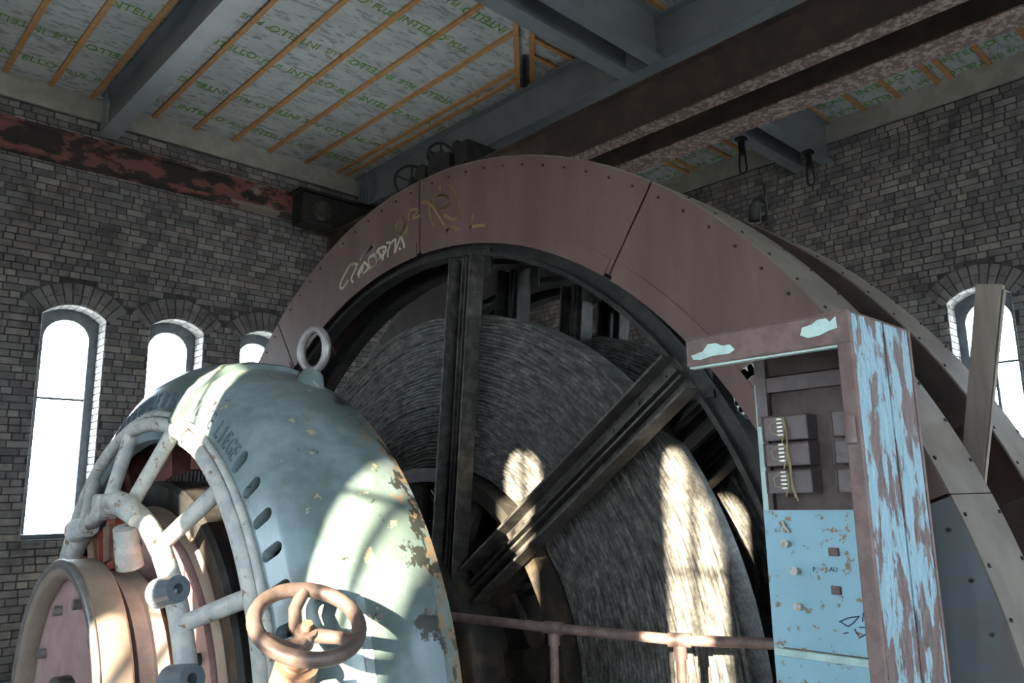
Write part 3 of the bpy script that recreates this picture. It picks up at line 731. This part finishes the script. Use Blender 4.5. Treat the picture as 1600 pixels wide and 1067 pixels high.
for s_ in (-1, 1):
    MB().box((1.48, C[0] + s_ * 1.42, 0), (1.98, C[0] + s_ * 2.0, .14)).build('foot', 'motor_paint', mo, bevel=.02)
# lifting eye
q = Vector((1.87, 3.37, 2.10)); er = Vector((0, q.y - C[0], q.z - C[1])).normalized(); eb = P(1.87, 1.66, 65.5, C); er = (eb - Vector((1.87, *C))).normalized()
up_ = (er * .45 + Vector((0, 0, .9))).normalized()
ey = MB().tube([eb - up_ * .03, eb + up_ * .07, eb + up_ * .10], .05, 16, rs=[.075, .055, .03]).build('eye_bolt', 'motor_paint', mo)
rc = eb + up_ * .19; sd = Vector((.45, -.9, 0)).normalized(); sd = (sd - up_ * sd.dot(up_)).normalized()
MB().tube([rc + (up_ * math.cos(2 * PI * i / 28) * 1.15 + sd * math.sin(2 * PI * i / 28) * .82) * .085 for i in range(28)], .021, 10, True).build('eye_ring', 'drum_edge', ey)
# curved hatch plate on the flank with bolts
hp = MB().rev([(1.60, 1.676), (1.62, 1.698), (1.92, 1.700), (1.94, 1.678)], C, 14, 4, 23, smooth=False).build('hatch_plate', 'motor_paint', mo)
for a in (7, 20):
    for x in (1.66, 1.88): MB().tube([P(x, 1.695, a, C), P(x, 1.712, a, C)], .016, 8).build('hatch_bolt', 'drum_edge', hp)
# poles inside the frame
for i in range(14):
    a = i * 360 / 14 + 6
    MB().sector(1.60, 1.95, 1.16, 1.64, C, a - 7, a + 7, 5).build('field_pole', 'maroon', mo)
# rotor face
MB().rev([(1.43, .98), (1.42, 1.08), (1.44, 1.10), (1.62, 1.10), (1.62, .98)], C, 96, smooth=False).build('rotor_rim', 'black_steel', mo)
MB().rev([(1.425, .90), (1.41, .93), (1.425, .98), (1.5, .98), (1.5, .90)], C, 96, smooth=False).build('clamp_ring', 'tan_drum', mo)
pf = MB().rev([(1.41, .62), (1.40, .89), (1.46, .90), (1.46, .62)], C, 96, smooth=False).build('rotor_flange', 'pink_flange', mo)
for i in range(16):
    q = P(1.405, .80, i * 22.5 + 5, C); MB().tube([q, q + Vector((-.03, 0, 0))], .028, 6).build('flange_bolt', 'black_steel' if i % 3 else 'rust_orange', pf)
MB().rev([(1.46, .17), (1.44, .62), (1.52, .62), (1.52, .17)], C, 64, smooth=False).build('rotor_web', 'black_steel', mo)
fins = MB()
for i in range(150):
    a = i * 2.4; fins.sector(1.60, 1.68, 1.08, 1.15, C, a, a + 1.1, 1)
tag(fins.build('end_winding', 'dull_steel', mo), kind='stuff')
MB().rev([(1.68, .5), (1.68, 1.12), (1.95, 1.12), (1.95, .5)], C, 96, smooth=False).build('armature', 'maroon', mo)
# brush rocker: inner ring, arms and bosses
rk = MB().tube([P(1.27, .985, 360 * i / 96, C) for i in range(96)], .043, 12, True).build('rocker_ring', 'ring_paint', mo)
ARM = [((275, 672), (205, 770)), ((345, 768), (253, 842)), ((392, 935), (285, 972)), ((208, 688), (168, 752)), ((150, 745), (125, 785))]
def ang(p): return math.degrees(math.atan2(p.z - C[1], C[0] - p.y))
for o_, i_ in ARM:
    p = P(1.375, 1.355, ang(onX(*o_, 1.385)), C); q = P(1.27, .985, ang(onX(*i_, 1.27)), C)
    MB().tube([p, q], .034, 12, rs=[.036, .034]).build('rocker_arm', 'ring_paint', rk)
for a in (-15, -55, -95, 175, 215): MB().tube([P(1.375, 1.355, a, C), P(1.27, .985, a - 4, C)], .034, 12).build('rocker_arm', 'ring_paint', rk)
for px, mt in (((268, 890), 'boss_blue_letter_shade'), ((290, 1050), 'boss_blue_letter_shade'), ((118, 800), 'ring_paint')):
    a = ang(onX(*px, 1.22)); q = P(1.27, .985, a, C)
    bo = MB().rev([(-.07, .020), (-.07, .052), (.07, .060), (.07, .020)], (0, 0), 20, smooth=False)
    ax = Vector((-.15, .97, -.18)).normalized(); rot = Vector((1, 0, 0)).rotation_difference(ax).to_matrix()
    bo.v = [q + rot @ v + Vector((-.03, -.03, 0)) for v in bo.v]
    bo.build('boss', mt, rk)
    bc = q + Vector((-.03, -.03, 0))
    MB().tube([bc - ax * .02, bc + ax * .068], .0205, 14).build('bore_plug', 'black_steel', rk)
a = ang(onX(215, 785, 1.25)); q = P(1.24, .985, a, C)
MB().tube([q + Vector((-.05, .20, .06)), q + Vector((-.04, .10, .07)), q + Vector((-.03, 0, .04)), q + Vector((-.02, -.10, -.02))], .04, 12, rs=[.03, .045, .055, .03]).build('crescent_lug', 'ring_paint', rk)
MB().tube([q + Vector((-.02, .03, -.05)), q + Vector((.03, .08, -.22))], .07, 14, rs=[.05, .06]).build('cable_sleeve', 'ring_paint', rk)
a = ang(onX(172, 765, 1.27)); q = P(1.25, .99, a, C); MB().box(q - Vector((.05, .05, .06)), q + Vector((.05, .05, .06))).build('clamp_block', 'ring_paint', rk, bevel=.012)
# red brush boxes on the window side
for i, a in enumerate((102, 118, 134, 150, 166)):
    br = MB().sector(1.30, 1.42, .70, .95, C, a - 4, a + 4, 3).build('brush_box', 'red_lead', mo)
    MB().sector(1.28, 1.30, .74, .91, C, a - 3, a + 3, 2).build('brush_spring', 'rust_orange', br)
# flanged drum on the shaft end
DC = (4.03, .70)
dr = thing('coupling_drum', 'rusty flanged coupling drum on the shaft end in front of the motor', 'drum', (1.2, C[0], DC[1] - .665))
MB().rev([(1.055, .59), (1.045, .61), (1.04, .655), (1.05, .66), (1.06, .665), (1.17, .665), (1.18, .66), (1.18, .59)], DC, 96).build('drum_flange', 'tan_drum', dr)
MB().rev([(1.035, .63), (1.035, .657), (1.05, .669), (1.06, .665), (1.05, .63)], DC, 96).build('flange_edge', 'drum_edge', dr)
fd = MB().rev([(1.12, .168), (1.12, .60), (1.15, .60), (1.15, .168)], DC, 72, smooth=False).build('flange_disc', 'pink_flange', dr)
for i in range(10):
    q = P(1.12, .48, i * 36 + 10, DC); MB().tube([q, q + Vector((-.035, 0, 0))], .026, 6).build('disc_bolt', 'drum_edge', fd)
MB().rev([(1.18, .40), (1.18, .46), (1.215, .46), (1.215, .61), (1.28, .60), (1.34, .605), (1.34, .40)], DC, 96, smooth=False).build('drum_barrel', 'barrel_grey', dr)
MB().tube([(1.06, *DC), (1.415, *DC)], .17, 24).build('stub_shaft', 'dull_steel', dr)
MB().rev([(1.34, .30), (1.34, .50), (1.36, .52), (1.40, .52), (1.40, .30)], DC, 72).build('drum_collar', 'rust_sheet', dr)
# ------------------------------------------------------------------ handwheel on its stand
hc = at_depth(481, 973, 2.5); fwd = Vector(CM[2]); rgt = Vector(CM[0]); dwn = Vector(CM[1])
view = (hc - CO).normalized(); t_ = R(11)
imx = (rgt * math.cos(t_) + dwn * math.sin(t_)); imx = (imx - view * imx.dot(view)).normalized(); imy = view.cross(imx).normalized()
if imy.dot(dwn) > 0: imy = -imy
e_ = math.acos(.62); nrm = (-view * math.cos(e_) + imy * math.sin(e_)).normalized(); vy = nrm.cross(imx).normalized()
hw = thing('valve_handwheel', 'rusty iron three-spoke handwheel on a stand in front of the motor', 'handwheel', (hc.x, hc.y - .12, 0))
RW = .165
MB().tube([hc + (imx * math.cos(2 * PI * i / 48) + vy * math.sin(2 * PI * i / 48)) * RW for i in range(48)], .0245, 14, True).build('wheel_rim', 'handwheel', hw)
hub = hc - nrm * .045
for k_ in range(3):
    a = R(105 + 120 * k_); d = imx * math.cos(a) + vy * math.sin(a); d2 = imx * math.cos(a + .5) + vy * math.sin(a + .5)
    MB().tube([hub, hub + d2 * .05 - nrm * .005, hub + (d + d2) * .055 + nrm * .012, hc + d * .155], .022, 10, rs=[.028, .024, .021, .023]).build('wheel_spoke', 'handwheel', hw)
MB().tube([hub - nrm * .04, hub + nrm * .02], .036, 16).build('wheel_hub', 'handwheel', hw)
MB().tube([hub + nrm * .02, hub + nrm * .045], .018, 6).build('spindle_nut', 'rust_orange', hw)
sb = hub - nrm * .13
MB().tube([hub - nrm * .03, sb], .022, 12).build('spindle', 'handwheel', hw)
cb = sb - nrm * .02
MB().tube([sb + nrm * .01, sb - nrm * .10], .075, 24, rs=[.070, .075]).build('gland', 'rust_orange', hw)
MB().tube([sb + nrm * .02, sb + nrm * .005], .045, 20).build('gland_ring', 'rust_orange', hw)
base = sb - nrm * .08
MB().tube([base, Vector((base.x, base.y, base.z - .12)), Vector((hc.x, hc.y - .12, .03)), Vector((hc.x, hc.y - .12, 0))], .06, 16, rs=[.06, .06, .07, .12]).build('stand', 'boss_blue_letter_shade', hw)
MB().tube([base + Vector((0, 0, -.02)), base + rgt * .14 + Vector((0, 0, -.0)), base + rgt * .19 + Vector((0, 0, -.06))], .028, 12).build('side_pipe', 'boss_blue_letter_shade', hw)
# ------------------------------------------------------------------ handrail
hr = thing('pipe_handrail', 'thin rusty pipe handrail in front of the rope reel', 'railing', (2.6, 2.4, 0))
RZ = 1.05
rp = [onZ(px, py, RZ) for px, py in ((692, 962), (865, 981), (1062, 1000), (1212, 1006))]
e0 = rp[0] + (rp[0] - rp[1]) * .35; e1 = rp[3] + (rp[3] - rp[2]) * .6
e1.x = min(e1.x, 2.86)
MB().tube([rp[0] + (rp[0] - rp[1]) * .02, rp[0], rp[1], rp[2], rp[3], Vector((2.88, 1.2, RZ))], .021, 12).build('top_rail', 'rail', hr)
for p in (rp[0], rp[1], rp[2], Vector((2.84, 1.25, RZ))):
    po = MB().tube([(p.x, p.y, 0), (p.x, p.y, RZ - .015)], .019, 12).build('post', 'rail', hr)
    MB().tube([(p.x, p.y, RZ - .07), (p.x, p.y, RZ - .02)], .026, 12).build('tee_socket', 'rail', po)
for i in (1, 2):
    d = (rp[i + 1] - rp[i]).normalized(); MB().tube([rp[i] - d * .045, rp[i] + d * .045], .027, 12).build('tee_fitting', 'rail', hr)
# ------------------------------------------------------------------ control cabinet
cab = thing('control_cabinet', 'tall open control cabinet with peeling blue paint and brown rust', 'cabinet', (2.36, 1.17, 0))
X0, X1, Y0, Y1, ZT = 2.15, 2.575, .90, 1.44, 2.10
MB().box((X0, Y0, ZT - .015), (X1, Y1, ZT)).build('top_plate', 'cab_rust', cab, bevel=.008)
fr_ = MB().box((X0, Y0, ZT - .095), (X0 + .012, Y1, ZT - .005)).build('top_rail', 'cab_rust', cab, bevel=.005)
MB().box((X0 + .004, Y0 + .03, ZT - .101), (X0 + .03, Y1 - .01, ZT - .096)).build('rail_lip', 'cab_edge', fr_)
def patch(pts, nm, par):
    MB().prism([onX(px, py, X0 - .0015) for px, py in pts], (0, 0, 0), (.001, 0, 0)).build(nm, 'cab_edge', par)['label'] = 'pale blue paint remnant'
patch([(1080, 556), (1098, 549), (1105, 538), (1118, 536), (1128, 540), (1140, 538), (1148, 546), (1140, 552), (1112, 556), (1095, 562), (1083, 562)], 'paint_patch', fr_)
patch([(1250, 524), (1253, 512), (1268, 507), (1276, 500), (1290, 497), (1296, 503), (1305, 494), (1308, 512), (1296, 516), (1280, 524), (1262, 528)], 'paint_patch', fr_)
MB().box((X0, Y0, 0), (X0 + .014, Y0 + .045, ZT - .09)).build('front_upright', 'cab_rust', cab, bevel=.005)
MB().box((X0 + .014, Y0 + .042, 0), (X0 + .045, Y0 + .046, ZT - .1)).build('upright_return', 'cab_edge', cab)
MB().box((X0 + .012, Y0, 0), (X0 + .22, Y0 + .008, ZT - .01)).build('side_panel', 'cab_peel', cab)
MB().box((X0 + .235, Y0 + .001, 0), (X1, Y0 + .009, ZT - .01)).build('side_panel', 'cab_peel', cab)
MB().box((X0 + .215, Y0 + .007, 0), (X0 + .24, Y0 + .02, ZT - .015)).build('side_seam', 'cab_rust', cab)
MB().box((X1 - .012, Y0 - .003, 0), (X1 + .003, Y0 + .01, ZT - .005)).build('back_edge', 'cab_rust', cab)
hg = MB().tube([onX(1326, 650, X0 - .008), onX(1331, 692, X0 - .008)], .015, 10).build('hinge', 'cab_rust', cab)
XB = X1 - .015
MB().box((XB, Y0 + .01, 1.54), (XB + .006, 1.405, 2.0)).build('back_panel', 'cab_inside', cab)
MB().box((XB - .02, Y0 + .01, 2.0), (XB + .006, Y1 - .02, ZT - .015)).build('header_panel', 'cab_inside', cab)
MB().box((XB - .03, Y0 + .05, 1.945), (XB - .01, 1.40, 1.995)).build('cross_bar', 'relay', cab)
MB().box((XB - .035, 1.372, 1.83), (XB - .012, 1.412, ZT - .02)).build('post', 'relay', cab)
MB().box((XB - .02, 1.405, 0), (XB + .006, 1.425, 1.98)).build('back_upright', 'cab_edge', cab)
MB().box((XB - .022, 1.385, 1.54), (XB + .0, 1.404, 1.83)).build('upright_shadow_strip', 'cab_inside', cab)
for i, (za, zb_) in enumerate(((1.775, 1.865), (1.69, 1.772), (1.60, 1.682))):
    for ya, yb in ((1.215, 1.375), (1.00, 1.135)):
        rl = MB().box((XB - .075, ya, za), (XB, yb, zb_ - .006)).build('relay_box', 'relay', cab, bevel=.003)
        MB().box((XB - .079, ya, zb_ - .012), (XB - .072, yb, zb_ - .006)).box((XB - .079, yb - .006, za), (XB - .072, yb, zb_ - .006)).build('cover_frame', 'cab_inside', rl)
        if ya > 1.1:
            for k_ in range(5):
                zz = za + .014 + k_ * .013
                MB().box((XB - .088, 1.295, zz), (XB - .075, 1.315, zz + .006)).build('terminal', 'terminal', rl)
            MB().tube([(XB - .085, 1.30, za + .07), (XB - .095, 1.285, za + .06), (XB - .092, 1.288, za + .02), (XB - .09, 1.30, za - .01)], .0022, 6).build('wire', 'wire', rl)
            MB().tube([(XB - .086, 1.315, za + .065), (XB - .10, 1.335, za + .05), (XB - .10, 1.33, za + .025), (XB - .086, 1.31, za + .018)], .0016, 6).build('wire', 'wire', rl)
MB().tube([(XB - .09, 1.288, 1.85), (XB - .10, 1.275, 1.80), (XB - .10, 1.278, 1.72), (XB - .10, 1.27, 1.63), (XB - .10, 1.255, 1.575)], .0022, 6).build('wire', 'wire', cab)
MB().tube([(XB - .09, 1.285, 1.76), (XB - .105, 1.268, 1.70), (XB - .10, 1.272, 1.62), (XB - .10, 1.262, 1.585)], .0022, 6).build('wire', 'wire', cab)
bp = MB().box((XB - .03, Y0 + .012, 1.105), (XB - .022, 1.42, 1.545)).build('blue_panel', 'cab_blue', cab)
bl = MB().box((XB - .03, Y0 + .012, 0), (XB - .022, 1.42, 1.075)).build('blue_panel', 'cab_blue', cab)
MB().box((XB - .04, Y0 + .012, 1.078), (XB - .022, 1.415, 1.10)).build('panel_rail', 'cab_edge', cab)
XF_ = XB - .031
for px, py in ((1232, 850), (1247, 893), (1252, 948)):
    q = onX(px, py, XF_); MB().tube([q + Vector((.002, 0, 0)), q + Vector((-.03, .0, .004))], .012, 10, rs=[.010, .014]).build('porcelain_knob', 'white_plastic', bp)
q = onX(1228, 822, XF_); MB().tube([q + Vector((.002, .01, .015)), q + Vector((-.012, 0, 0)), q + Vector((.0, -.012, -.018))], .005, 8).build('clip', 'white_plastic', bp)
for px, py, w_ in ((1304, 862, .016), (1308, 922, .015)):
    q = onX(px, py, XF_); MB().box(q + Vector((-.012, -w_, -.013)), q + Vector((.001, w_, .013))).build('bracket', 'cab_rust', bp, bevel=.002)
tx = MB()
for s_, px, py in (('P', 1270, 893), ('AU', 1296, 893)):
    tx = MB(); put_text(tx, s_, onX(px, py, XF_ - .0005), (0, -1, 0), (0, 0, 1), .022, .9, .0008)
    tx.build('marker_writing', 'ink', bp)['label'] = 'hand written ' + s_
tx = MB()
def ln(pts): return [onX(1180 + x / 3.72, 780 + y / 3.72, XF_ - .0005) for x, y in pts]
for l in ([(490, 712), (540, 690), (605, 680), (570, 720), (540, 740), (495, 712)], [(628, 660), (625, 710)], [(605, 745), (635, 745)], [(515, 780), (540, 775)], [(580, 755), (590, 780), (602, 788)], [(605, 805), (645, 785)]): ribbon(tx, ln(l), .004, (-1, 0, 0), .0008)
tx.build('marker_scrawl', 'ink', bp)['label'] = 'scrawled dark mark'
